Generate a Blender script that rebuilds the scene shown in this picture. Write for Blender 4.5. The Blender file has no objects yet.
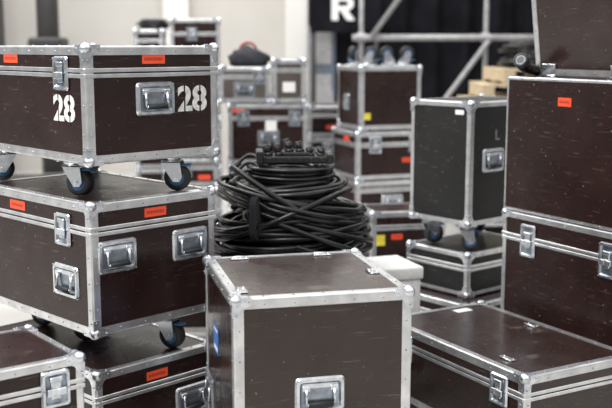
import bpy, bmesh, math, random
from mathutils import Matrix, Vector
random.seed(5)
sc = bpy.context.scene
COL = sc.collection
try:
    sc.view_settings.view_transform = 'Standard'
    sc.view_settings.look = 'None'
except Exception:
    pass

# ------------------------------------------------------------------ materials
def new_mat(name):
    m = bpy.data.materials.new(name); m.use_nodes = True
    nt = m.node_tree
    return m, nt, nt.nodes['Principled BSDF']

def lerp_noise(nt, scale, c1, c2, lo=0.35, hi=0.65, detail=4, stretch=None):
    tc = nt.nodes.new('ShaderNodeTexCoord')
    n = nt.nodes.new('ShaderNodeTexNoise'); n.inputs['Scale'].default_value = scale
    n.inputs['Detail'].default_value = detail
    if stretch:
        mp = nt.nodes.new('ShaderNodeMapping'); mp.inputs['Scale'].default_value = stretch
        nt.links.new(tc.outputs['Object'], mp.inputs[0]); nt.links.new(mp.outputs[0], n.inputs['Vector'])
    else:
        nt.links.new(tc.outputs['Object'], n.inputs['Vector'])
    r = nt.nodes.new('ShaderNodeValToRGB')
    r.color_ramp.elements[0].position = lo; r.color_ramp.elements[1].position = hi
    r.color_ramp.elements[0].color = (*c1, 1); r.color_ramp.elements[1].color = (*c2, 1)
    nt.links.new(n.outputs['Fac'], r.inputs['Fac'])
    return r

def simple(name, c, rough=0.5, metal=0.0, var=0.15, scale=20, spec=0.5, stretch=None):
    m, nt, p = new_mat(name)
    c2 = tuple(min(1, x*(1+var)) for x in c); c1 = tuple(x*(1-var) for x in c)
    r = lerp_noise(nt, scale, c1, c2, stretch=stretch)
    nt.links.new(r.outputs[0], p.inputs['Base Color'])
    p.inputs['Roughness'].default_value = rough
    p.inputs['Metallic'].default_value = metal
    p.inputs['Specular IOR Level'].default_value = spec
    return m

def panel_mat(name, c, rough=0.42, speck=(0.25, 0.22, 0.2), spec=0.45, coat=0.0):
    """resin-coated plywood: dark film, fine pimple texture, scuffs and dust specks"""
    m, nt, p = new_mat(name)
    base = lerp_noise(nt, 6, tuple(x*0.75 for x in c), tuple(x*1.3 for x in c), 0.3, 0.7, 6)
    tc = nt.nodes.new('ShaderNodeTexCoord')
    n2 = nt.nodes.new('ShaderNodeTexNoise'); n2.inputs['Scale'].default_value = 60; n2.inputs['Detail'].default_value = 1
    nt.links.new(tc.outputs['Object'], n2.inputs['Vector'])
    rp = nt.nodes.new('ShaderNodeValToRGB')
    rp.color_ramp.elements[0].position = 0.72; rp.color_ramp.elements[1].position = 0.77
    rp.color_ramp.elements[0].color = (0, 0, 0, 1); rp.color_ramp.elements[1].color = (0.7, 0.7, 0.7, 1)
    nt.links.new(n2.outputs['Fac'], rp.inputs['Fac'])
    mx = nt.nodes.new('ShaderNodeMix'); mx.data_type = 'RGBA'
    nt.links.new(rp.outputs[0], mx.inputs[0])
    nt.links.new(base.outputs[0], mx.inputs[6]); mx.inputs[7].default_value = (*speck, 1)
    mp = nt.nodes.new('ShaderNodeMapping'); mp.inputs['Scale'].default_value = (3, 3, 60); mp.inputs['Rotation'].default_value = (0.3, 0.5, 0.2)
    nt.links.new(tc.outputs['Object'], mp.inputs[0])
    n3 = nt.nodes.new('ShaderNodeTexNoise'); n3.inputs['Scale'].default_value = 3.0; n3.inputs['Detail'].default_value = 3
    nt.links.new(mp.outputs[0], n3.inputs['Vector'])
    r3 = nt.nodes.new('ShaderNodeValToRGB')
    r3.color_ramp.elements[0].position = 0.64; r3.color_ramp.elements[1].position = 0.74
    r3.color_ramp.elements[0].color = (0, 0, 0, 1); r3.color_ramp.elements[1].color = (0.32, 0.32, 0.32, 1)
    nt.links.new(n3.outputs['Fac'], r3.inputs['Fac'])
    mx2 = nt.nodes.new('ShaderNodeMix'); mx2.data_type = 'RGBA'
    nt.links.new(r3.outputs[0], mx2.inputs[0]); nt.links.new(mx.outputs[2], mx2.inputs[6])
    mx2.inputs[7].default_value = (*speck, 1)
    nt.links.new(mx2.outputs[2], p.inputs['Base Color'])
    rr = nt.nodes.new('ShaderNodeMapRange')
    rr.inputs['To Min'].default_value = max(0.08, rough-0.14); rr.inputs['To Max'].default_value = rough+0.16
    n4 = nt.nodes.new('ShaderNodeTexNoise'); n4.inputs['Scale'].default_value = 7; n4.inputs['Detail'].default_value = 6
    nt.links.new(tc.outputs['Object'], n4.inputs['Vector'])
    nt.links.new(n4.outputs['Fac'], rr.inputs['Value']); nt.links.new(rr.outputs[0], p.inputs['Roughness'])
    p.inputs['Specular IOR Level'].default_value = spec
    if coat:
        p.inputs['Coat Weight'].default_value = coat; p.inputs['Coat Roughness'].default_value = 0.2
    bmp = nt.nodes.new('ShaderNodeBump'); bmp.inputs['Strength'].default_value = 0.10; bmp.inputs['Distance'].default_value = 0.002
    n5 = nt.nodes.new('ShaderNodeTexNoise'); n5.inputs['Scale'].default_value = 220
    nt.links.new(tc.outputs['Object'], n5.inputs['Vector'])
    nt.links.new(n5.outputs['Fac'], bmp.inputs['Height']); nt.links.new(bmp.outputs[0], p.inputs['Normal'])
    return m

M_BROWN = panel_mat('brown_panel', (0.020, 0.0090, 0.0082), 0.28, spec=0.40)
M_BROWN2 = panel_mat('warm_brown_panel', (0.024, 0.0120, 0.0100), 0.27, spec=0.4, coat=0.60)
M_BLACK = panel_mat('black_panel', (0.012, 0.012, 0.0125), 0.4)
M_GREYP = panel_mat('grey_panel', (0.075, 0.062, 0.056), 0.5)
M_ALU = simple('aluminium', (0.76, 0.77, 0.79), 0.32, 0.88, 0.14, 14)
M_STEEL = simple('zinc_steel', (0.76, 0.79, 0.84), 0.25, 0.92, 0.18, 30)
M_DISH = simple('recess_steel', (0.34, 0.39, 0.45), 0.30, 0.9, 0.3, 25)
M_RUB = simple('black_rubber', (0.018, 0.018, 0.02), 0.6)
M_BLUE = simple('blue_hub', (0.05, 0.16, 0.33), 0.45)
M_ORANGE = simple('orange_label', (0.92, 0.09, 0.03), 0.5, 0, 0.06)
M_PRINT = simple('label_print', (0.42, 0.035, 0.02), 0.6)
M_YEL = simple('yellow_label', (0.80, 0.66, 0.06), 0.5)
M_WHITE = simple('white_paint', (0.84, 0.84, 0.83), 0.6, 0, 0.06, 60)
M_STEN = simple('stencil_paint', (0.70, 0.70, 0.69), 0.7, 0, 0.2, 45)
M_FAINT = simple('worn_white_paint', (0.38, 0.38, 0.38), 0.6, 0, 0.3, 60)
M_BLUEL = simple('blue_label', (0.06, 0.17, 0.48), 0.45)
M_CABLE = simple('black_cable_rubber', (0.010, 0.010, 0.011), 0.26, 0, 0.3, 12)
M_CONN = simple('black_connector', (0.018, 0.018, 0.02), 0.32)
M_WALL = simple('plaster_wall', (0.52, 0.50, 0.47), 0.9, 0, 0.08, 0.7)
M_WALLL = simple('light_plaster', (0.72, 0.71, 0.69), 0.9, 0, 0.04, 0.7)
M_FLOOR = simple('concrete_floor', (0.46, 0.45, 0.43), 0.6, 0, 0.14, 1.3)
M_CURT = simple('dark_molton', (0.009, 0.009, 0.012), 0.95, 0, 0.3, 4, spec=0.1)
M_BGREY = simple('blue_grey_metal', (0.13, 0.16, 0.21), 0.5, 0.2)
M_SCAF = simple('galvanised_tube', (0.38, 0.38, 0.39), 0.5, 0.2)
M_DARK = simple('dark_steel', (0.035, 0.033, 0.033), 0.6)
M_WOOD = simple('pallet_wood', (0.56, 0.45, 0.30), 0.75, 0, 0.25, 8, stretch=(1, 8, 8))
M_BAG = simple('dark_fabric', (0.03, 0.032, 0.04), 0.9)
M_REDB = simple('red_fabric', (0.35, 0.05, 0.04), 0.9)

# ------------------------------------------------------------------ mesh builder
class B:
    def __init__(s): s.bm = bmesh.new()
    def box(s, lo, hi, mi=0, bev=0.0, M=None, seg=1):
        lo = Vector(lo); hi = Vector(hi)
        T = Matrix.Translation((lo+hi)/2) @ Matrix.Diagonal((*(hi-lo), 1))
        t = bmesh.new(); bmesh.ops.create_cube(t, size=1, matrix=T)
        if bev > 0:
            bmesh.ops.bevel(t, geom=t.edges[:], offset=bev, segments=seg, profile=0.5, affect='EDGES')
        s.merge(t, mi, seg > 1 and bev > 0, M)
    def merge(s, t, mi, smooth, M=None):
        mp = {}
        for v in t.verts:
            mp[v] = s.bm.verts.new(M @ v.co if M else v.co)
        for f in t.faces:
            try:
                nf = s.bm.faces.new([mp[v] for v in f.verts])
                nf.material_index = mi; nf.smooth = smooth
            except ValueError: pass
        t.free()
    def cyl(s, p0, p1, r, mi=0, seg=16, r2=None, smooth=True):
        p0 = Vector(p0); p1 = Vector(p1); d = p1-p0
        q = d.to_track_quat('Z', 'Y').to_matrix().to_4x4()
        M = Matrix.Translation((p0+p1)/2) @ q
        t = bmesh.new()
        bmesh.ops.create_cone(t, cap_ends=True, segments=seg, radius1=r, radius2=r if r2 is None else r2, depth=d.length, matrix=M)
        mp = {}
        for v in t.verts: mp[v] = s.bm.verts.new(v.co)
        for f in t.faces:
            nf = s.bm.faces.new([mp[v] for v in f.verts]); nf.material_index = mi
            nf.smooth = smooth and len(f.verts) == 4
        t.free()
    def sphere(s, c, r, mi=0, seg=14, rings=9, sc3=(1, 1, 1)):
        t = bmesh.new()
        bmesh.ops.create_uvsphere(t, u_segments=seg, v_segments=rings, radius=r,
            matrix=Matrix.Translation(c) @ Matrix.Diagonal((*sc3, 1)))
        s.merge(t, mi, True)
    def prism(s, pts, a0, a1, fn, mi=0, smooth=False):
        A = [s.bm.verts.new(fn(a0, p)) for p in pts]; Bv = [s.bm.verts.new(fn(a1, p)) for p in pts]
        n = len(pts)
        for i in range(n):
            f = s.bm.faces.new([A[i], A[(i+1) % n], Bv[(i+1) % n], Bv[i]]); f.material_index = mi; f.smooth = smooth
        f = s.bm.faces.new(A); f.material_index = mi
        f = s.bm.faces.new(Bv[::-1]); f.material_index = mi
    def torus(s, M, R, r, mi=0, n=24, m=8):
        vs = []
        for i in range(n):
            a = 2*math.pi*i/n; row = []
            for j in range(m):
                b = 2*math.pi*j/m
                row.append(s.bm.verts.new(M @ Vector(((R+r*math.cos(b))*math.cos(a), (R+r*math.cos(b))*math.sin(a), r*math.sin(b)))))
            vs.append(row)
        for i in range(n):
            for j in range(m):
                f = s.bm.faces.new([vs[i][j], vs[(i+1) % n][j], vs[(i+1) % n][(j+1) % m], vs[i][(j+1) % m]])
                f.material_index = mi; f.smooth = True
    def mesh(s, name, mats):
        bmesh.ops.recalc_face_normals(s.bm, faces=s.bm.faces[:])
        me = bpy.data.meshes.new(name); s.bm.to_mesh(me); s.bm.free()
        for m in mats: me.materials.append(m)
        return me

def link(name, data, parent=None, loc=None, M=None):
    o = bpy.data.objects.new(name, data); COL.objects.link(o)
    if parent: o.parent = parent
    if M is not None: o.matrix_basis = M
    elif loc: o.location = loc
    return o
def top(o, label, cat, group=None):
    o['label'] = label; o['category'] = cat
    if group: o['group'] = group
    return o
def structure(o): o['kind'] = 'structure'; return o

# ------------------------------------------------------------------ case hardware
def rrect(w, h, r, n=4):
    pts = []
    for cx, cy, a0 in ((w/2-r, h/2-r, 0), (-w/2+r, h/2-r, 90), (-w/2+r, -h/2+r, 180), (w/2-r, -h/2+r, 270)):
        for i in range(n+1):
            a = math.radians(a0+90*i/n); pts.append((cx+r*math.cos(a), cy+r*math.sin(a)))
    return pts

def ring_plate(b, w, h, rad, rim, d, mi_rim, mi_in):
    o1 = rrect(w, h, rad); o2 = rrect(w-2*rim*0.35, h-2*rim*0.35, rad*0.9)
    i1 = rrect(w-2*rim, h-2*rim, rad*0.7); i2 = rrect(w-2*rim-0.012, h-2*rim-0.012, rad*0.5)
    ys = [0, -d, -d, -0.0012]
    loops = []
    for pts, y in zip((o1, o2, i1, i2), ys):
        loops.append([b.bm.verts.new((p[0], y, p[1])) for p in pts])
    n = len(o1)
    for k in range(3):
        for i in range(n):
            f = b.bm.faces.new([loops[k][i], loops[k][(i+1) % n], loops[k+1][(i+1) % n], loops[k+1][i]])
            f.material_index = mi_rim if k < 2 else mi_in
    f = b.bm.faces.new(loops[3]); f.material_index = mi_in

def mk_handle(w=0.18, h=0.13):
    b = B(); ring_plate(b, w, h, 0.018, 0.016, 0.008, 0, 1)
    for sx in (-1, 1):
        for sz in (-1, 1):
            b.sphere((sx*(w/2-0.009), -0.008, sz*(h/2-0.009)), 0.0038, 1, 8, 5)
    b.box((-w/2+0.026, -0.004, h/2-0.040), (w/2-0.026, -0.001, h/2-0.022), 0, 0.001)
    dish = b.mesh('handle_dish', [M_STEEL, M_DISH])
    b = B()
    x = w/2-0.040; zt = 0.024; zb = -0.030
    for sx in (-1, 1):
        b.cyl((sx*x, -0.009, zt), (sx*x, -0.014, zb), 0.0055, 0, 8)
        b.box((sx*x-0.014, -0.012, zt-0.008), (sx*x+0.014, -0.002, zt+0.012), 0, 0.002)
    b.cyl((-x, -0.014, zb), (x, -0.014, zb), 0.0055, 0, 8)
    b.cyl((-x+0.006, -0.015, zb), (x-0.006, -0.015, zb), 0.0095, 1, 12)
    bail = b.mesh('handle_bail', [M_STEEL, M_RUB])
    return dish, bail

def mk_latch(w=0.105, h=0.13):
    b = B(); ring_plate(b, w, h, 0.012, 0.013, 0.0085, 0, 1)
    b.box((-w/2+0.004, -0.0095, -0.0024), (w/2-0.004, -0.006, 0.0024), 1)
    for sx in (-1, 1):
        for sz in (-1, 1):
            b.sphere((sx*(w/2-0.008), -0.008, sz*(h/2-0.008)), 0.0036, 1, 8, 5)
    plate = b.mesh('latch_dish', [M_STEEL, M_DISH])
    b = B()
    b.box((-0.018, -0.009, -0.035), (0.018, -0.001, 0.03), 0, 0.003)
    b.cyl((0, -0.001, -0.008), (0, -0.016, -0.008), 0.012, 0, 12)
    for sx in (-1, 1):
        b.box((sx*0.019-0.015, -0.017, -0.022), (sx*0.019+0.015, -0.012, 0.006), 0, 0.003)
    b.box((-0.022, -0.012, 0.026), (0.022, -0.001, 0.044), 0, 0.003)
    return plate, b.mesh('latch_wing', [M_STEEL])

def mk_castor(h=0.15):
    """height h, top plate at z=0 going down; wheel trails in +x"""
    r = h*0.365; tr = 0.026; g = 0.030
    b = B()
    b.box((-0.062, -0.050, -0.007), (0.062, 0.050, 0), 0, 0.002)
    for sx in (-1, 1):
        for sy in (-1, 1):
            b.cyl((sx*0.048, sy*0.037, -0.013), (sx*0.048, sy*0.037, -0.006), 0.008, 0, 6)
    b.cyl((0, 0, -0.006), (0, 0, -0.022), 0.042, 0, 22)
    b.cyl((0, 0, -0.022), (0, 0, -0.030), 0.034, 0, 22)
    zc = -h+r
    for sy in (-1, 1):
        pts = [(-0.036, -0.028), (0.044, -0.028), (tr+0.026, zc+0.002), (tr+0.014, zc-0.016), (tr-0.012, zc-0.016), (-0.022, -0.058)]
        y0 = sy*(g+0.003); y1 = sy*g
        b.prism(pts, y0, y1, lambda a, p: Vector((p[0], a, p[1])), 0)
    b.box((-0.036, -g-0.003, -0.033), (0.044, g+0.003, -0.027), 0)
    b.cyl((tr, -g-0.009, zc), (tr, g+0.009, zc), 0.008, 0, 8)
    b.box((0.044, -0.020, -0.048), (0.082, 0.020, -0.040), 2, 0.002)
    fork = b.mesh('castor_fork', [M_STEEL, M_RUB, M_BLUE])
    b = B()
    prof = [(0.024, r*0.60), (0.024, r*0.86), (0.018, r*0.97), (0.008, r), (-0.008, r), (-0.018, r*0.97), (-0.024, r*0.86), (-0.024, r*0.60)]
    n = 28; rows = []
    for i in range(n):
        a = 2*math.pi*i/n
        rows.append([b.bm.verts.new((rr*math.cos(a), y, rr*math.sin(a))) for y, rr in prof])
    for i in range(n):
        for j in range(len(prof)-1):
            f = b.bm.faces.new([rows[i][j], rows[(i+1) % n][j], rows[(i+1) % n][j+1], rows[i][j+1]]); f.smooth = True; f.material_index = 0
    b.cyl((0, -0.018, 0), (0, 0.018, 0), r*0.64, 1, 24)
    b.cyl((0, -0.025, 0), (0, 0.025, 0), r*0.30, 1, 16)
    wheel = b.mesh('castor_wheel', [M_RUB, M_BLUE])
    return fork, wheel, (tr, 0, zc)

HANDLE = mk_handle(); LATCH = mk_latch(); LATCH_TALL = mk_latch(0.10, 0.165)
CAST = {0.15: mk_castor(0.15), 0.12: mk_castor(0.12)}

def mk_corner():
    """ball corner at origin, inward directions +x +y +z"""
    b = B(); s = 0.062; t = 0.0065
    b.sphere((0.008, 0.008, 0.008), 0.0225, 0, 18, 12)
    for ax in range(3):
        pts = [(-0.004, -0.004), (s, -0.004), (s, 0.018), (0.032, 0.032), (0.018, s), (-0.004, s)]
        def fn(a, p, ax=ax):
            v = [0, 0, 0]; v[ax] = a; v[(ax+1) % 3] = p[0]; v[(ax+2) % 3] = p[1]; return Vector(v)
        b.prism(pts, -t, 0.0, fn, 0)
        for q in ((s-0.010, 0.007), (0.007, s-0.010)):
            c = fn(-t, q); b.sphere(c, 0.0038, 1, 8, 5)
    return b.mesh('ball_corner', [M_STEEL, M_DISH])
CORNER = mk_corner()

def edge_profile(w, t=0.003, r=0.005):
    pts = [(w, 0), (w, -t), (r, -t)]
    for i in range(1, 4):
        a = math.pi/2*i/4
        pts.append((-t+(r+t)*(1-math.sin(a)), -t+(r+t)*(1-math.cos(a))))
    pts += [(-t, r), (-t, w), (0, w), (0, 0)]
    return pts

def trim_mesh(W, L, z0, z1, w, rivets=True):
    """aluminium angle along the box edges"""
    b = B(); P = edge_profile(w)
    for x, dx in ((0, 1), (W, -1)):
        for y, dy in ((0, 1), (L, -1)):
            b.prism(P, z0, z1, lambda a, p: Vector((x+dx*p[0], y+dy*p[1], a)), 0)
    zs = [(z0, 1), (z1, -1)]
    for z, dz in zs:
        for y, dy in ((0, 1), (L, -1)):
            b.prism(P, 0, W, lambda a, p: Vector((a, y+dy*p[0], z+dz*p[1])), 0)
        for x, dx in ((0, 1), (W, -1)):
            b.prism(P, 0, L, lambda a, p: Vector((x+dx*p[0], a, z+dz*p[1])), 0)
    if rivets:
        def riv(p): b.sphere(p, 0.0040, 1, 6, 4)
        for z, dz in zs:
            zz = z+dz*w*0.55
            n = max(2, int(W/0.10))
            for i in range(1, n):
                riv((W*i/n, -0.003, zz)); riv((W*i/n, w*0.55, z-dz*0.003))
            n = max(2, int(L/0.10))
            for i in range(1, n):
                riv((-0.003, L*i/n, zz)); riv((w*0.55, L*i/n, z-dz*0.003)); riv((W-w*0.55, L*i/n, z-dz*0.003))
        n = max(2, int((z1-z0)/0.10))
        for i in range(1, n):
            zz = z0+(z1-z0)*i/n
            riv((w*0.55, -0.003, zz)); riv((-0.003, w*0.55, zz)); riv((W-w*0.55, -0.003, zz)); riv((-0.003, L-w*0.55, zz))
    return b.mesh('edge_trim', [M_ALU, M_DISH])

def rail_mesh(W, L, zc, h=0.018):
    b = B(); o = 0.0055
    for za, zb in ((zc-h, zc-0.0026), (zc+0.0026, zc+h)):
        b.box((-o, -o, za), (W+o, 0.001, zb), 0, 0.002)
        b.box((-o, L-0.001, za), (W+o, L+o, zb), 0, 0.002)
        b.box((-o, 0.001, za), (0.001, L-0.001, zb), 0, 0.002)
        b.box((W-0.001, 0.001, za), (W+o, L-0.001, zb), 0, 0.002)
    return b.mesh('closure_rail', [M_ALU])

def face_M(face, t, z):
    if face == 'F': return Matrix.Translation((t, -0.0005, z))
    return Matrix.Translation((-0.0005, t, z)) @ Matrix.Rotation(-math.pi/2, 4, 'Z')

def sticker(parent, M, w, h, mats, kind='o', name='label_sticker', lab=None):
    b = B(); b.box((-w/2, -0.0012, -h/2), (w/2, 0, h/2), 0)
    if kind == 'o':
        x = -w*0.40; rnd = random.Random(3)
        while x < w*0.36:
            ww = w*rnd.uniform(0.05, 0.09)
            b.box((x, -0.0016, -h*0.16), (x+ww*0.7, -0.0011, h*0.16), 1); x += ww
    elif kind == 'b':
        b.box((-w*0.36, -0.0016, -h*0.40), (w*0.36, -0.0011, -h*0.26), 1)
        b.box((-w*0.36, -0.0016, h*0.30), (w*0.36, -0.0011, h*0.38), 1)
    o = link(name, b.mesh(name, mats), parent, M=M)
    if lab: o['label'] = lab
    return o

def text_part(parent, M, body, size, mat, name='stencilled_number', bold=0.004, xs=1.0, bridges=None):
    cu = bpy.data.curves.new(name, 'FONT'); cu.body = body; cu.size = size
    cu.align_x = 'CENTER'; cu.align_y = 'CENTER'; cu.extrude = 0.0002; cu.offset = bold
    tmp = bpy.data.objects.new('tmp_text', cu); COL.objects.link(tmp)
    bpy.context.view_layer.update()
    me = bpy.data.meshes.new_from_object(tmp.evaluated_get(bpy.context.evaluated_depsgraph_get()))
    bpy.data.objects.remove(tmp); me.materials.clear(); me.materials.append(mat); me.name = name
    for v in me.vertices: v.co.x *= xs
    if bridges is not None:      # unpainted stencil bridges
        me.materials.append(bridges)
        bm = bmesh.new(); bm.from_mesh(me)
        xs_ = [v.co.x for v in bm.verts]; x0, x1 = min(xs_), max(xs_)
        for f in (0.235, 0.765):
            cx = x0+(x1-x0)*f
            t = bmesh.new(); bmesh.ops.create_cube(t, size=1, matrix=Matrix.Translation((cx, 0, 0.0002)) @ Matrix.Diagonal((0.0065, size*0.86, 0.0007, 1)))
            mp = {v: bm.verts.new(v.co) for v in t.verts}
            for fc in t.faces:
                nf = bm.faces.new([mp[v] for v in fc.verts]); nf.material_index = 1
            t.free()
        bm.to_mesh(me); bm.free()
    MM = M @ Matrix.Translation((0, -0.0004, 0)) @ Matrix.Rotation(math.pi/2, 4, 'X')
    return link(name, me, parent, M=MM)

def case(label, x, y, z, W, L, H, yaw, mat=M_BROWN, closure=None, castors=None, ang=None, w=0.027,
         handles=(), latches=(), stickers=(), texts=(), rivets=True, group='flight cases',
         upcast=False, tall=False, name='flight_case', corners=True, cpos=None):
    """near vertical edge at (x,y); W runs to the right and back, L to the left and back"""
    e = link(name, None); e.empty_display_size = 0.1
    c = Vector((W/2, L/2, 0)); R = Matrix.Rotation(math.radians(yaw), 4, 'Z')
    wc = Vector((x, y, 0)) + R @ c
    base = z - (castors or 0)
    e.matrix_basis = Matrix.Translation((wc.x, wc.y, base)) @ R
    top(e, label, 'flight case', group)
    O = Matrix.Translation((-W/2, -L/2, z-base))
    zc = closure
    hb = zc if zc else H
    b = B(); b.box((0, 0, 0), (W, L, hb-(0.0008 if zc else 0)), 0, 0.001)
    link('body', b.mesh('case_body', [mat]), e, M=O)
    if zc:
        b = B(); b.box((0, 0, zc+0.0008), (W, L, H), 0, 0.001)
        link('lid', b.mesh('case_lid', [mat]), e, M=O)
        link('closure_rail', rail_mesh(W, L, zc), e, M=O)
    link('edge_trim', trim_mesh(W, L, 0, H, w, rivets), e, M=O)
    if corners:
        for cx, sx in ((0, 1), (W, -1)):
            for cy, sy in ((0, 1), (L, -1)):
                for cz, sz in ((0, 1), (H, -1)):
                    X = Vector((sx, 0, 0)); Y = Vector((0, sy, 0)); Z = Vector((0, 0, sz))
                    if sx*sy*sz < 0: X, Y = Y, X
                    M3 = Matrix((X, Y, Z)).transposed().to_4x4()
                    link('ball_corner', CORNER, e, M=O @ Matrix.Translation((cx, cy, cz)) @ M3)
    for f, t, zz in handles:
        h = link('handle', HANDLE[0], e, M=O @ face_M(f, t, zz))
        link('handle_grip', HANDLE[1], h)
    for f, t, zz in latches:
        LT = LATCH_TALL if tall else LATCH
        M = O @ face_M(f, t, zz) @ Matrix.Translation((0, -0.0045, 0))
        h = link('latch', LT[0], e, M=M); link('latch_wing', LT[1], h)
    for f, t, zz, ww, hh, kind in stickers:
        mats = {'o': [M_ORANGE, M_PRINT], 'y': [M_YEL, M_PRINT], 'w': [M_WHITE, M_PRINT], 'b': [M_BLUEL, M_WHITE]}[kind]
        lab = {'o': 'orange-red adhesive label', 'y': 'yellow adhesive label', 'w': 'white paper label', 'b': 'blue adhesive label'}[kind]
        if f == 'T':
            M = O @ Matrix.Translation((t, zz, H+0.0002)) @ Matrix.Rotation(-math.pi/2, 4, 'X')
            sticker(e, M, ww, hh, mats, kind, lab=lab)
        else: sticker(e, O @ face_M(f, t, zz), ww, hh, mats, kind, lab=lab)
    for f, t, zz, s, body in texts:
        dig = body.isdigit()
        text_part(e, O @ face_M(f, t, zz), body, s, M_STEN if dig else M_FAINT, 'stencilled_number' if dig else 'stencilled_letter',
                  0.0045 if dig else 0.001, (1.20 if f == 'S' else 1.06) if dig else 1.0, mat if dig else None)
    if castors:
        fk, wh, wp = CAST[castors]
        pos = cpos or [(0.10, 0.11), (W-0.10, 0.11), (0.10, L-0.11), (W-0.10, L-0.11)]
        for k, (cx, cy) in enumerate(pos):
            a = (ang[k % len(ang)] if ang else random.uniform(0, 360))
            M = O @ Matrix.Translation((cx, cy, 0)) @ Matrix.Rotation(math.radians(a), 4, 'Z')
            o = link('castor', fk, e, M=M); link('castor_wheel', wh, o, loc=wp)
    if upcast:
        fk, wh, wp = CAST[0.15]
        k = 0
        for cx in (0.10, W-0.10):
            for cy in (0.10, L-0.10):
                M = O @ Matrix.Translation((cx, cy, H+0.003)) @ Matrix.Rotation(math.pi, 4, 'X') @ Matrix.Rotation((0.6, 2.4, 0.2, 3.4)[k], 4, 'Z'); k += 1
                o = link('castor', fk, e, M=M); link('castor_wheel', wh, o, loc=wp)
    return e, O

def bracket(e, O, x, y, H, a=0, sx=0.075, sy=0.032):
    b = B(); b.box((-sx/2, -sy/2, 0), (sx/2, sy/2, 0.004), 0, 0.002)
    for i in (-1, 1):
        for j in (-1, 1): b.sphere((i*sx*0.36, j*sy*0.28, 0.004), 0.0035, 0, 8, 5)
    b.cyl((-sx*0.4, sy*0.5, 0.004), (sx*0.4, sy*0.5, 0.004), 0.005, 0, 8)
    link('lid_bracket', b.mesh('lid_bracket', [M_STEEL]), e, M=O @ Matrix.Translation((x, y, H+0.001)) @ Matrix.Rotation(a, 4, 'Z'))

# ------------------------------------------------------------------ left stack
case('dark brown wheeled flight case stencilled 28, top of a stack',
     -0.81, 3.70, 1.309, 0.605, 0.95, 0.436, 42.7, closure=0.338, castors=0.15, ang=[-62, -50, 160, 30], w=0.032,
     cpos=[(0.085, 0.255), (0.450, 0.11), (0.10, 0.86), (0.505, 0.86)],
     handles=[('F', 0.305, 0.235)], latches=[('S', 0.17, 0.335), ('S', 0.78, 0.335)],
     stickers=[('F', 0.30, 0.388, 0.105, 0.036, 'o'), ('S', 0.585, 0.388, 0.12, 0.036, 'o')],
     texts=[('F', 0.481, 0.225, 0.135, '28'), ('S', 0.165, 0.198, 0.135, '28')])
case('dark brown wheeled flight case under the one stencilled 28',
     -0.81, 3.70, 0.646, 0.60, 0.86, 0.5115, 45, closure=0.405, castors=0.15, ang=[160, -70, 120, 300], w=0.032,
     cpos=[(0.26, 0.42), (0.42, 0.10), (0.24, 0.74), (0.50, 0.77)],
     handles=[('S', 0.185, 0.19), ('F', 0.115, 0.30), ('F', 0.471, 0.30)], latches=[('S', 0.188, 0.395)],
     stickers=[('F', 0.30, 0.452, 0.105, 0.036, 'o'), ('S', 0.54, 0.452, 0.12, 0.036, 'o')])
case('low brown flight case with orange label, bottom of a stack',
     -0.81, 3.70, 0.15, 0.60, 0.90, 0.345, 45, closure=0.235, castors=0.15,
     handles=[('F', 0.47, 0.13)], latches=[('S', 0.2, 0.23)],
     stickers=[('F', 0.29, 0.280, 0.105, 0.036, 'o')])
cs, sn = math.cos(math.radians(38)), math.sin(math.radians(38))
case('brown flight case with large butterfly latch beside tall stack',
     -0.766-0.6*cs, 3.30-0.6*sn, 0.15, 0.60, 0.45, 0.55, 38, closure=0.455, castors=0.15,
     latches=[('F', 0.497, 0.455), ('F', 0.12, 0.455)])

# ------------------------------------------------------------------ front centre case
e, O = case('brown plain-fronted flight case with one recessed handle',
     -0.243, 3.26, 0.15, 0.630, 0.69, 0.755, 13.5, mat=M_BROWN2, castors=0.15, w=0.034,
     handles=[('F', 0.30, 0.40), ('S', 0.60, 0.24)],
     stickers=[('S', 0.42, 0.50, 0.12, 0.105, 'b')])
for bx, by, a in ((0.13, 0.64, 0), (0.47, 0.64, 0), (0.05, 0.12, math.pi/2), (0.58, 0.30, math.pi/2)):
    bracket(e, O, bx, by, 0.755, a)

# ------------------------------------------------------------------ low right case
e, O = case('low brown flight case with worn glossy lid',
     0.855, 3.75, 0.12, 0.60, 1.0, 0.346, 29.5, mat=M_BROWN2, closure=0.262, w=0.032, castors=0.12,
     latches=[('S', 0.144, 0.255), ('S', 0.8, 0.255)],
     stickers=[('T', 0.42, 0.92, 0.09, 0.05, 'w')])
bracket(e, O, 0.10, 0.22, 0.346, math.pi/2)
bracket(e, O, 0.53, 0.55, 0.346, math.pi/2)

# ------------------------------------------------------------------ tall right stack
NX, NY = 1.592, 3.95
case('large brown flight case with tall latches under open case',
     NX, NY, 0.15, 0.60, 1.2, 0.775, 29.5, closure=0.652, castors=0.15, tall=True,
     latches=[('S', 1.01, 0.648), ('S', 0.49, 0.648)])
e, O = case('tall plain brown open flight case with orange label',
     NX, NY, 0.936, 0.60, 1.2, 0.658, 29.5, w=0.012, corners=False,
     stickers=[('S', 0.80, 0.553, 0.085, 0.04, 'o')])
b = B(); b.box((0, 0, 0), (0.10, 1.0, 0.55), 0, 0.002)
ML = O @ Matrix.Translation((0.18, 0.19, 0.664)) @ Matrix.Rotation(math.radians(-8), 4, 'Y')
lid = link('raised_lid', b.mesh('raised_lid', [M_BROWN2]), e, M=ML)
link('lid_trim', trim_mesh(0.10, 1.0, 0, 0.55, 0.034), lid)
for yy in (0.90, 0.45):
    b = B(); b.box((-0.012, yy-0.045, -0.004), (-0.003, yy+0.045, 0.060), 0, 0.002)
    b.cyl((-0.012, yy-0.045, 0.0), (-0.012, yy+0.045, 0.0), 0.008, 0, 10)
    link('hinge', b.mesh('hinge', [M_STEEL]), lid)

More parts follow.
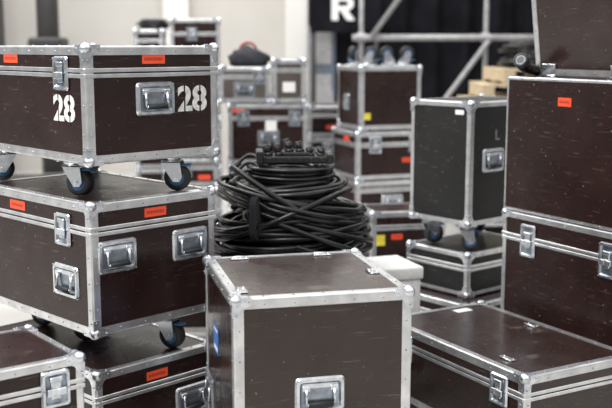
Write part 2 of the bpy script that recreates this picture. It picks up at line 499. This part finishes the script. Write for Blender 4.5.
b = B()
P1 = Vector((1.165, 5.07, 1.622)); P0 = Vector((1.095, 5.01, 1.640)); d = (P0-P1).normalized(); d = Vector((d.x*0.9, d.y*1.4, d.z+0.40)).normalized()
b.cyl(P1, P0, 0.026, 0, 18)
b.cyl(P1-Vector((-0.05, -0.04, 0.002)), P1, 0.015, 0, 12)
b.cyl(P0, P0+d*0.035, 0.029, 0, 22)
b.cyl(P0+d*0.035, P0+d*0.080, 0.037, 0, 22)
q = d.to_track_quat('Z', 'Y').to_matrix().to_4x4()
b.torus(Matrix.Translation(P0+d*0.082) @ q, 0.032, 0.006, 0)
b.torus(Matrix.Translation(P0+d*0.082) @ q, 0.022, 0.003, 1)
b.cyl(P0+d*0.075, P0+d*0.084, 0.014, 0, 14)
o = link('cable_connector', b.mesh('cable_connector', [M_CONN, M_DISH]))
top(o, 'black round multipole cable connector lying on the open case', 'connector')

# ------------------------------------------------------------------ mid black case stack
case('black wheeled flight case with silver edges on low case',
     0.874, 5.30, 0.785, 0.60, 0.435, 0.663, 40, mat=M_BLACK, castors=0.15, ang=[-55, -30, -20, 100], w=0.025,
     cpos=[(0.075, 0.075), (0.50, 0.085), (0.075, 0.35), (0.50, 0.34)],
     handles=[('F', 0.19, 0.345)], texts=[('F', 0.22, 0.48, 0.08, 'L')], stickers=[('S', 0.08, 0.61, 0.06, 0.025, 'w')])
case('low black flight case under the black wheeled case',
     0.874, 5.29, 0.395, 0.60, 0.45, 0.236, 40, mat=M_BLACK, closure=0.155, w=0.022)
case('brown flight case at the bottom of the black stack',
     0.86, 5.12, 0.0, 0.74, 0.6, 0.385, 40, mat=M_BROWN, closure=0.30)

# white box
b = B()
b.box((0, 0, 0.02), (0.26, 0.30, 0.57), 0, 0.012, seg=3)
b.box((-0.010, -0.010, 0.57), (0.270, 0.310, 0.635), 0, 0.01, seg=3)
for i in (0.04, 0.22):
    for j in (0.05, 0.25): b.cyl((i, j, 0), (i, j, 0.025), 0.018, 1, 10)
o = link('white_box', b.mesh('white_box', [M_WHITE, M_RUB]), M=Matrix.Translation((0.345, 4.90, 0)) @ Matrix.Rotation(math.radians(20), 4, 'Z'))
top(o, 'smooth white lidded box behind the brown case', 'box')

# ------------------------------------------------------------------ cable pile
case('brown flight case carrying the heap of cable', -0.43, 4.42, 0.15, 0.64, 0.68, 0.62, 2, mat=M_BROWN, closure=0.5, castors=0.15)
case('wide brown flight case standing beyond the tall stack', -1.00, 5.45, 0.15, 0.95, 0.5, 0.42, 2, mat=M_BROWN, closure=0.32, castors=0.15, rivets=False)
ZP = 0.778
CX, CY = -0.085, 4.80
def cable_obj(name, pts, r, mat=M_CABLE):
    cu = bpy.data.curves.new(name, 'CURVE'); cu.dimensions = '3D'
    sp = cu.splines.new('POLY'); sp.points.add(len(pts)-1)
    for i, p in enumerate(pts): sp.points[i].co = (p[0], p[1], p[2], 1)
    cu.bevel_depth = r; cu.bevel_resolution = 2; cu.use_fill_caps = True
    tmp = bpy.data.objects.new('tmp_c', cu); COL.objects.link(tmp)
    me = bpy.data.meshes.new_from_object(tmp.evaluated_get(bpy.context.evaluated_depsgraph_get()))
    bpy.data.objects.remove(tmp)
    me.materials.clear(); me.materials.append(mat)
    for p in me.polygons: p.use_smooth = True
    return link(name, me)
def coil_pts(cx, cy, z0, R, nr, nz, sp, rnd, tilt=(0, 0), ex=1.0, ey=1.0, wob=0.012, n=48, zmin=0.0):
    slots = []
    for k in range(nz):
        row = list(range(nr))
        if k % 2: row = row[::-1]
        for j in row: slots.append((j, k))
    ph = [(rnd.uniform(0, 6.28), rnd.uniform(0, 6.28), rnd.uniform(0.2, 1.2), rnd.uniform(-1, 1), rnd.uniform(-1, 1)) for _ in slots]
    pts = []; a0 = rnd.uniform(0.8, 2.3); N = len(slots)
    def val(i, a):
        i = min(i, N-1)
        j, k = slots[i]; p = ph[i]
        off = 0.5*sp if k % 2 else 0
        rr = R-j*sp+off+wob*p[2]*math.sin(2*a+p[0])+wob*0.5*math.sin(3*a+p[1])
        zz = z0+k*sp*0.9+wob*1.1*p[3]*math.sin(a+p[1])+wob*0.5*p[4]*math.sin(2*a+p[0])
        return rr, zz
    for i in range(N):
        for s in range(n):
            f = s/n; a = a0+2*math.pi*f
            r1, z1 = val(i, a)
            if f > 0.7:
                t = (f-0.7)/0.3; t = t*t*(3-2*t)
                r2, z2 = val(i+1, a); r1 = r1*(1-t)+r2*t; z1 = z1*(1-t)+z2*t
            x = r1*math.cos(a)*ex; y = r1*math.sin(a)*ey
            pts.append((cx+x, cy+y, max(zmin, z1+x*tilt[0]+y*tilt[1])))
    return pts
rnd = random.Random(21)
G = 'heap of coiled cable'
specs = [
 (CX, CY, ZP+0.016, 0.340, 5, 4, 0.027, (0.0, 0.0), 1.02, 0.95, 0.022, 0.0135, 'thick black cable coiled at the bottom of the heap'),
 (CX-0.01, CY, ZP+0.105, 0.340, 5, 3, 0.027, (0.09, 0.02), 1.02, 0.93, 0.026, 0.0135, 'thick black cable coiled slantwise in the heap'),
 (CX+0.02, CY, ZP+0.185, 0.325, 5, 4, 0.027, (-0.22, 0.0), 1.04, 0.93, 0.026, 0.0135, 'thick black cable coil tilting over the heap'),
 (CX-0.01, CY, ZP+0.265, 0.265, 5, 3, 0.025, (0.06, 0.0), 1.04, 1.0, 0.020, 0.0125, 'black cable coil near the top of the heap'),
 (CX+0.01, CY, ZP+0.343, 0.182, 5, 4, 0.019, (0.0, 0.02), 1.08, 1.0, 0.004, 0.0098, 'tight coil of thin black cable on the heap')]
for cx, cy, z0, R, nr, nz, sp, tilt, ex, ey, wob, cr, lab in specs:
    o = cable_obj('cable_coil', coil_pts(cx, cy, z0, R, nr, nz, sp, rnd, tilt, ex, ey, wob, zmin=ZP+cr), cr)
    top(o, lab, 'cable', G)
for k in range(9):
    pts = []
    if k < 6:
        R = 0.330+0.009*k; a0 = -2.5+0.24*k; zt = ZP+0.275-0.040*k; tx = -0.50+0.06*k; ty = 0.06; sw = 3.9; ox = 0.03
    else:
        j = k-6
        R = 0.345+0.008*j; a0 = 2.2+0.3*j; zt = ZP+0.21-0.06*j; tx = 0.34-0.14*j; ty = 0.06-0.1*j; sw = 3.6; ox = -0.005
    for i in range(80):
        a = a0+sw*i/79
        rr = R+0.018*math.sin(2.0*a+k)
        x = rr*math.cos(a)*1.02+ox; y = rr*math.sin(a)*0.97
        z = max(ZP+0.015, zt+x*tx+y*ty+0.022*math.sin(2*a+k*1.7))
        pts.append((CX+x, CY+y, z))
    o = cable_obj('loose_cable', pts, 0.0135)
    top(o, 'loose black rubber cable slung round the coils', 'cable', G)
for a, zz, rr in ((-2.0, 0.19, 0.285), ):
    b = B()
    M = Matrix.Translation((CX+rr*math.cos(a), CY+rr*0.95*math.sin(a), ZP+zz)) @ Matrix.Rotation(a, 4, 'Z') @ Matrix.Rotation(math.pi/2, 4, 'X')
    pts = rrect(0.20, 0.22, 0.06, 5)
    b.prism(pts, -0.016, 0.016, lambda s, p: M @ Vector((p[0], p[1], s)), 0)
    o = link('cable_strap', b.mesh('cable_strap', [M_BAG]))
    top(o, 'black fabric strap round the coiled cable', 'strap')
zb = ZP+0.343+0.073
RB = Matrix.Translation((CX+0.03, CY-0.02, zb)) @ Matrix.Rotation(math.radians(4), 4, 'Z')
b = B()
b.box((-0.16, -0.075, 0), (0.16, 0.075, 0.036), 0, 0.006)
b.box((-0.185, -0.085, 0.0), (-0.150, 0.085, 0.060), 0, 0.005); b.box((0.150, -0.085, 0.0), (0.180, 0.085, 0.045), 0, 0.005)
b.box((-0.06, -0.06, 0.034), (0.07, 0.06, 0.055), 0, 0.006)
e = link('breakout_box', b.mesh('breakout_box', [M_CONN]), M=RB)
top(e, 'black multi-way breakout box with round sockets on cable', 'junction box')
b = B()
b.cyl((0, 0, 0), (0, 0, 0.014), 0.021, 0, 16); b.cyl((0, 0, 0.014), (0, 0, 0.040), 0.016, 0, 14)
b.torus(Matrix.Translation((0, 0, 0.040)), 0.0135, 0.0035, 0, 16, 6); SOCK = b.mesh('socket', [M_CONN])
for i in range(6):
    for j in (-0.035, 0.035):
        zz = 0.053 if i in (2, 3) else 0.034
        link('socket', SOCK, e, M=Matrix.Translation((-0.125+i*0.050, j, zz)) @ Matrix.Rotation(math.radians(rnd.uniform(-25, 25)), 4, 'Y') @ Matrix.Scale(rnd.uniform(0.5, 1.5), 4, (0, 0, 1)))
for i in range(6):
    M = Matrix.Translation((-0.125+i*0.050, -0.075, 0.021)) @ Matrix.Rotation(math.pi/2, 4, 'X') @ Matrix.Scale(0.6, 4)
    link('socket', SOCK, e, M=M)
for k in range(3):
    p0 = Vector((CX-0.245, CY-0.12+0.06*k, ZP+0.345+0.030*k))
    pts = []
    for i in range(20):
        t = i/19
        pts.append(tuple(p0+Vector((0.11*t, 0.03*math.sin(3*t), 0.03*math.sin(math.pi*t)+0.02*t))))
    o = cable_obj('cable_tail', pts, 0.009)
    top(o, 'short black cable tail ending in a plug', 'cable', 'cable tails')
    b = B(); dd = (Vector(pts[0])-Vector(pts[2])).normalized()
    q0 = Vector(pts[0]); b.cyl(q0-dd*0.01, q0+dd*0.045, 0.016, 0, 14); b.cyl(q0+dd*0.02, q0+dd*0.04, 0.019, 0, 14)
    link('plug', b.mesh('plug', [M_CONN]), o)

# ------------------------------------------------------------------ background cases
GB = 'stored flight cases'
def bg(label, x, y, z, W, L, H, yaw, **k):
    k.setdefault('rivets', False); k.setdefault('group', GB); k.setdefault('w', 0.032)
    return case(label, x, y, z, W, L, H, yaw, **k)
bg('brown flight case with upturned castors on its lid', 0.405, 7.5, 1.12, 0.50, 0.45, 0.47, 20, upcast=True,
   stickers=[('F', 0.05, 0.10, 0.07, 0.05, 'y')], latches=[('S', 0.25, 0.2)])
bg('brown flight case in the middle of a stack', 0.38, 7.46, 0.745, 0.60, 0.5, 0.355, 20, closure=0.26, latches=[('F', 0.15, 0.26), ('F', 0.48, 0.26)], stickers=[('F', 0.42, 0.14, 0.09, 0.035, 'o'), ('S', 0.2, 0.30, 0.1, 0.035, 'o')])
bg('brown flight case in the middle of a stack', 0.38, 7.46, 0.46, 0.60, 0.5, 0.265, 20, closure=0.20, handles=[('F', 0.3, 0.10)])
bg('brown flight case at the bottom of a stack', 0.38, 7.46, 0.12, 0.60, 0.5, 0.32, 20, closure=0.24, castors=0.12)
bg('small brown flight case with yellow and orange labels', 0.42, 6.3, 0.15, 0.5, 0.35, 0.54, 12, closure=0.44, castors=0.12,
   stickers=[('F', 0.06, 0.36, 0.06, 0.07, 'y'), ('F', 0.17, 0.38, 0.075, 0.035, 'o')])
bg('brown flight case with dish handle beside a tall stack', 0.02, 8.75, 0.12, 0.34, 0.5, 0.40, 5, closure=0.3, castors=0.12)
bg('brown flight case with silver rail in a stack', 0.02, 8.75, 0.54, 0.34, 0.5, 0.40, 5, closure=0.3, latches=[('F', 0.17, 0.3)])
bg('dark flight case with orange label in a stack', 0.02, 8.75, 0.96, 0.34, 0.5, 0.26, 5, mat=M_BROWN, closure=0.18, stickers=[('F', 0.2, 0.08, 0.09, 0.035, 'o')])
bg('brown flight case with recessed handle and orange label', -0.62, 8.0, 0.81, 0.63, 0.6, 0.47, 3, closure=0.36,
   handles=[('F', 0.32, 0.2)], latches=[('F', 0.12, 0.36), ('F', 0.53, 0.36)], stickers=[('F', 0.08, 0.43, 0.09, 0.04, 'o'), ('F', 0.34, 0.3, 0.09, 0.09, 'w')])
bg('grey-brown small flight case on top of a stack', -0.69, 8.0, 1.30, 0.40, 0.5, 0.275, 3, closure=0.20, mat=M_GREYP, handles=[('F', 0.2, 0.10)], latches=[('F', 0.32, 0.2)])
bg('grey small flight case on top of a stack', -0.265, 8.0, 1.30, 0.26, 0.4, 0.335, 3, closure=0.25, mat=M_GREYP, stickers=[('F', 0.13, 0.12, 0.1, 0.08, 'w')])
bg('brown flight case low in a stack', -0.62, 8.0, 0.45, 0.63, 0.6, 0.34, 2, closure=0.26, latches=[('F', 0.15, 0.26), ('F', 0.5, 0.26)], stickers=[('F', 0.5, 0.14, 0.09, 0.035, 'o')])
bg('brown wheeled flight case supporting others', -0.62, 7.98, 0.12, 0.63, 0.6, 0.31, 3, closure=0.24, castors=0.12)
for z, h, m in ((0.12, 0.30, M_GREYP), (0.44, 0.25, M_BROWN), (0.71, 0.20, M_BROWN), (0.93, 0.20, M_GREYP), (1.15, 0.16, M_BROWN)):
    bg('narrow low flight case in a stack', -1.02, 7.4, z, 0.36, 0.45, h, 4, closure=h*0.68, mat=m,
       castors=(0.12 if z == 0.12 else None), stickers=[('F', 0.26, h*0.32, 0.09, 0.035, 'o')], latches=([('F', 0.12, h*0.62)] if h > 0.18 else []))
for z, h in ((0.12, 0.45), (0.59, 0.45), (1.06, 0.45), (1.53, 0.46)):
    bg('red-brown flight case in a high stack', -1.27, 9.5, z, 0.46, 0.6, h, 6, closure=h*0.7,
       castors=(0.12 if z == 0.12 else None), stickers=[('F', 0.37, h*0.35, 0.08, 0.09, 'o')], latches=[('F', 0.2, h*0.7)])
bg('low grey flight case on the hall floor', -1.75, 8.4, 0.12, 0.5, 0.6, 0.35, 10, closure=0.25, mat=M_GREYP, castors=0.12, stickers=[('F', 0.4, 0.12, 0.09, 0.035, 'o')])
bg('brown flight case on the hall floor', -2.8, 9.0, 0.12, 0.8, 0.6, 0.4, 5, closure=0.3, castors=0.12)
bg('long grey flight case on the hall floor', -2.5, 7.4, 0.12, 1.1, 0.5, 0.45, 4, closure=0.33, mat=M_GREYP, castors=0.12, latches=[('F', 0.3, 0.33), ('F', 0.8, 0.33)])
bg('small dark flight case standing on a high stack', -1.62, 9.55, 1.53, 0.27, 0.5, 0.36, 5, closure=0.26, mat=M_BROWN, upcast=False)
for z in (0.12, 0.59, 1.06):
    bg('narrow red-brown flight case in a high stack', -1.62, 9.5, z, 0.28, 0.6, 0.45, 5, closure=0.3, castors=(0.12 if z == 0.12 else None))
rb = random.Random(4)
o = cable_obj('cable_coil', coil_pts(-1.47, 9.82, 1.92, 0.13, 4, 4, 0.022, rb, (0, 0), 1, 1, 0.02, zmin=1.915), 0.012)
top(o, 'small black cable coil lying on a small dark case', 'cable')

b = B(); t = bmesh.new(); bmesh.ops.create_icosphere(t, subdivisions=3, radius=1)
for v in t.verts:
    n = v.co.copy(); k = 1+0.12*math.sin(5*n.x+2)*math.cos(4*n.y)+0.06*math.sin(9*n.z+n.x*7)
    v.co = Vector((n.x*0.17*k, n.y*0.13*k, max(-0.06, n.z*0.10*k)))
b.merge(t, 0, True)
b.torus(Matrix.Translation((0, 0, 0.06)) @ Matrix.Rotation(math.pi/2, 4, 'X'), 0.07, 0.01, 1)
o = link('equipment_bag', b.mesh('equipment_bag', [M_BAG, M_REDB]), loc=(-0.47, 8.2, 1.579+0.06))
top(o, 'crumpled dark fabric bag with handle on stacked cases', 'bag')

# ------------------------------------------------------------------ scaffold
YS = 11.0
e = link('scaffold', None, loc=(1.2, YS, 0)); top(e, 'galvanised tube scaffold in front of a dark drape', 'scaffolding')
def tube(name, p, q, r=0.026, m=M_SCAF):
    off = Vector((1.2, YS, 0)); b = B(); b.cyl(p-off, q-off, r, 0, 14)
    return link(name, b.mesh(name, [m]), e)
for x in (0.60, 1.95, 3.3): tube('upright', Vector((x, YS, 0)), Vector((x, YS, 3.6)))
tube('ledger', Vector((0.50, YS-0.05, 1.83)), Vector((3.4, YS-0.05, 1.83)), 0.034)
tube('ledger', Vector((0.50, YS-0.05, 0.5)), Vector((3.4, YS-0.05, 0.5)), 0.026)
tube('brace', Vector((0.68, YS-0.09, 1.80)), Vector((1.9, YS-0.09, 3.5)), 0.027)
tube('brace', Vector((1.97, YS-0.09, 1.80)), Vector((1.1, YS-0.09, 0.6)), 0.027)
for x in (0.60, 1.95, 3.3):
    b = B(); b.cyl((x-1.2, -0.0, 1.78), (x-1.2, 0.0, 1.88), 0.05, 0, 14); link('coupler', b.mesh('coupler', [M_SCAF]), e)

for i in range(4):
    b = B()
    for k in range(6): b.box((0.0, k*0.16, 0.115), (1.0, k*0.16+0.11, 0.137), 0, 0.002)
    for k in (0, 0.42, 0.84): b.box((0.0, k, 0.022), (1.0, k+0.1, 0.115), 0, 0.003)
    for k in (0, 0.45, 0.9): b.box((k, 0, 0), (k+0.1, 0.94, 0.022), 0)
    M = Matrix.Translation((1.50+(0.0, 0.04, 0.08, 0.26)[i], 9.0, 0.985+i*0.139)) @ Matrix.Rotation(math.radians((0, 3, -2, 1)[i]), 4, 'Z')
    if i > 1: M = M @ Matrix.Translation((0, 0.94, 0.0)) @ Matrix.Rotation(-math.pi/2, 4, 'Z')
    o = link('wooden_pallet', b.mesh('wooden_pallet', [M_WOOD]), M=M); top(o, 'pale wooden pallet stacked on stored cases', 'pallet', 'stack of wooden pallets')
bg('wide dark flight case under the pallets', 1.45, 8.98, 0.55, 1.15, 0.95, 0.43, 0, mat=M_BLACK, closure=0.33)
bg('wide dark flight case under the pallets', 1.45, 8.98, 0.12, 1.15, 0.95, 0.42, 0, mat=M_BLACK, closure=0.3, castors=0.12)
rb = random.Random(8)
for (cx, z0, R, tl) in ((2.15, 1.57, 0.30, 0.05), (2.12, 1.67, 0.26, -0.08)):
    o = cable_obj('cable_coil', coil_pts(cx, 9.5, z0, R, 4, 3, 0.035, rb, (tl, 0.05), 1, 1, 0.03, n=30, zmin=1.562), 0.018)
    top(o, 'black cable coil heaped on wooden pallets', 'cable', 'cable on the pallets')

# ------------------------------------------------------------------ setting
def wall(name, lo, hi, mat):
    b = B(); b.box(lo, hi, 0); return structure(link(name, b.mesh(name, [mat])))
wall('floor', (-12, -6, -0.1), (12, 16, 0), M_FLOOR)
wall('wall_back', (-12, 14, 0), (12, 14.3, 7), M_WALL)
wall('trim_1', (-0.28, 13.7, 0), (0.02, 14, 7), M_WALLL)
wall('trim_2', (-1.95, 13.85, 0), (-1.6, 14, 7), M_WALLL)
wall('trim_3', (-4.4, 12.9, 0), (-3.95, 13.3, 7), M_DARK)
b = B(); b.box((0, 0, 0), (0.36, 0.06, 2.0), 0, 0.01)
for z in (0.3, 0.95, 1.5): b.box((0.05, -0.015, z), (0.31, 0.0, z+0.42), 1, 0.01)
b.box((0.0, -0.02, 0.0), (0.03, 0.0, 2.0), 1); b.box((0.30, -0.05, 1.0), (0.33, -0.0, 1.15), 1)
structure(link('door_1', b.mesh('door_1', [M_BGREY, M_SCAF]), loc=(0.03, 13.3, 0)))
b = B(); n = 240; W = 9.0; rows = []
for i in range(n+1):
    x = 0.04+W*i/n; y = 13.6+0.06*math.sin(x*14)+0.03*math.sin(x*31+1)
    rows.append((b.bm.verts.new((x, y, 0.02)), b.bm.verts.new((x, y, 2.75))))
for i in range(n):
    f = b.bm.faces.new([rows[i][0], rows[i+1][0], rows[i+1][1], rows[i][1]]); f.smooth = True
dr = link('stage_drape', b.mesh('stage_drape', [M_CURT])); top(dr, 'tall black stage drape hanging in folds across the hall', 'curtain')
b = B(); b.box((-0.45, 0, -0.30), (0.45, 0.03, 0.5), 0, 0.004)
e = link('banner_board', b.mesh('banner_board', [M_CURT]), loc=(0.50, 12.9, 2.21)); top(e, 'black board with a bold white letter R', 'sign')
# letter R cut from sheet
b = B(); s_ = 1.12
fn = lambda a, p: Vector((p[0]*s_, a, p[1]))
b.prism([(-0.13, -0.15), (-0.055, -0.15), (-0.055, 0.15), (-0.13, 0.15)], -0.008, -0.001, fn)
outer = [(-0.06, 0.15), (0.03, 0.15)]+[(0.03+0.09*math.cos(math.radians(t)), 0.06+0.09*math.sin(math.radians(t))) for t in range(75, -76, -15)]+[(0.03, -0.03), (-0.06, -0.03)]
inner = [(-0.06, 0.03), (0.025, 0.03)]+[(0.025+0.03*math.cos(math.radians(t)), 0.06+0.03*math.sin(math.radians(t))) for t in range(-75, 76, 15)]+[(0.025, 0.09), (-0.06, 0.09)]
n = len(outer)
inn = inner[::-1]
for i in range(n-1):
    b.prism([outer[i], outer[i+1], inn[i+1], inn[i]], -0.008, -0.001, fn)
b.prism([(-0.03, -0.028), (0.055, -0.028), (0.135, -0.15), (0.045, -0.15)], -0.008, -0.001, fn)
link('white_letter', b.mesh('white_letter', [M_WHITE]), e, loc=(-0.03, 0, 0))
b = B(); b.cyl((-0.4, 0.05, -2.21), (-0.4, 0.05, 0.4), 0.03, 0, 10); b.cyl((0.4, 0.05, -2.21), (0.4, 0.05, 0.4), 0.03, 0, 10)
link('board_post', b.mesh('board_post', [M_DARK]), e)
b = B(); b.cyl((0, 0, 0), (0, 0, 4.5), 0.13, 0, 20); b.box((-0.2, -0.2, 1.72), (0.2, 0.2, 1.84), 0, 0.03); b.box((-0.25, -0.25, 0), (0.25, 0.25, 0.04), 0, 0.01)
o = link('steel_post', b.mesh('steel_post', [M_DARK]), loc=(-3.05, 12.0, 0)); top(o, 'dark round steel post with collar in the hall', 'post')

# ------------------------------------------------------------------ light
w = bpy.data.worlds.new('hall_light'); sc.world = w; w.use_nodes = True
nt = w.node_tree; bgn = nt.nodes['Background']
tc = nt.nodes.new('ShaderNodeTexCoord'); sx = nt.nodes.new('ShaderNodeSeparateXYZ'); rp = nt.nodes.new('ShaderNodeValToRGB')
nt.links.new(tc.outputs['Generated'], sx.inputs[0]); nt.links.new(sx.outputs['Z'], rp.inputs['Fac'])
rp.color_ramp.elements[0].position = 0.05; rp.color_ramp.elements[0].color = (0.18, 0.18, 0.18, 1)
rp.color_ramp.elements[1].position = 0.60; rp.color_ramp.elements[1].color = (1.0, 0.99, 0.97, 1)
nt.links.new(rp.outputs[0], bgn.inputs['Color']); bgn.inputs['Strength'].default_value = 1.25
def area(loc, rot, size, power, col=(1, 1, 1)):  # added light standing in for soft overhead daylight, no lamp in view
    l = bpy.data.lights.new('added_area_light', 'AREA'); l.shape = 'RECTANGLE'; l.size = size[0]; l.size_y = size[1]; l.energy = power; l.color = col
    o = bpy.data.objects.new('added_area_light', l); COL.objects.link(o); o.location = loc; o.rotation_euler = rot
    top(o, 'added area light for soft overhead daylight', 'added light', 'added area lights'); return o
area((-2.8, 2.2, 5.5), (math.radians(25), math.radians(-28), 0), (3, 4), 420, (1, 0.98, 0.95))  # added key from above left to lighten the case tops
area((-2.5, 10.5, 6.5), (math.radians(15), 0, 0), (7, 4), 520, (1, 0.985, 0.965))  # added over the far end to brighten wall and stored cases

# ------------------------------------------------------------------ camera
cam = bpy.data.cameras.new('camera'); co = bpy.data.objects.new('camera', cam); COL.objects.link(co)
co.location = (0, 0, 1.75); co.rotation_euler = (math.radians(90-9.03), 0, 0)
cam.sensor_width = 36; cam.lens = 58.82; cam.clip_end = 100
cam.dof.use_dof = True; cam.dof.focus_distance = 3.9; cam.dof.aperture_fstop = 2.0
sc.camera = co
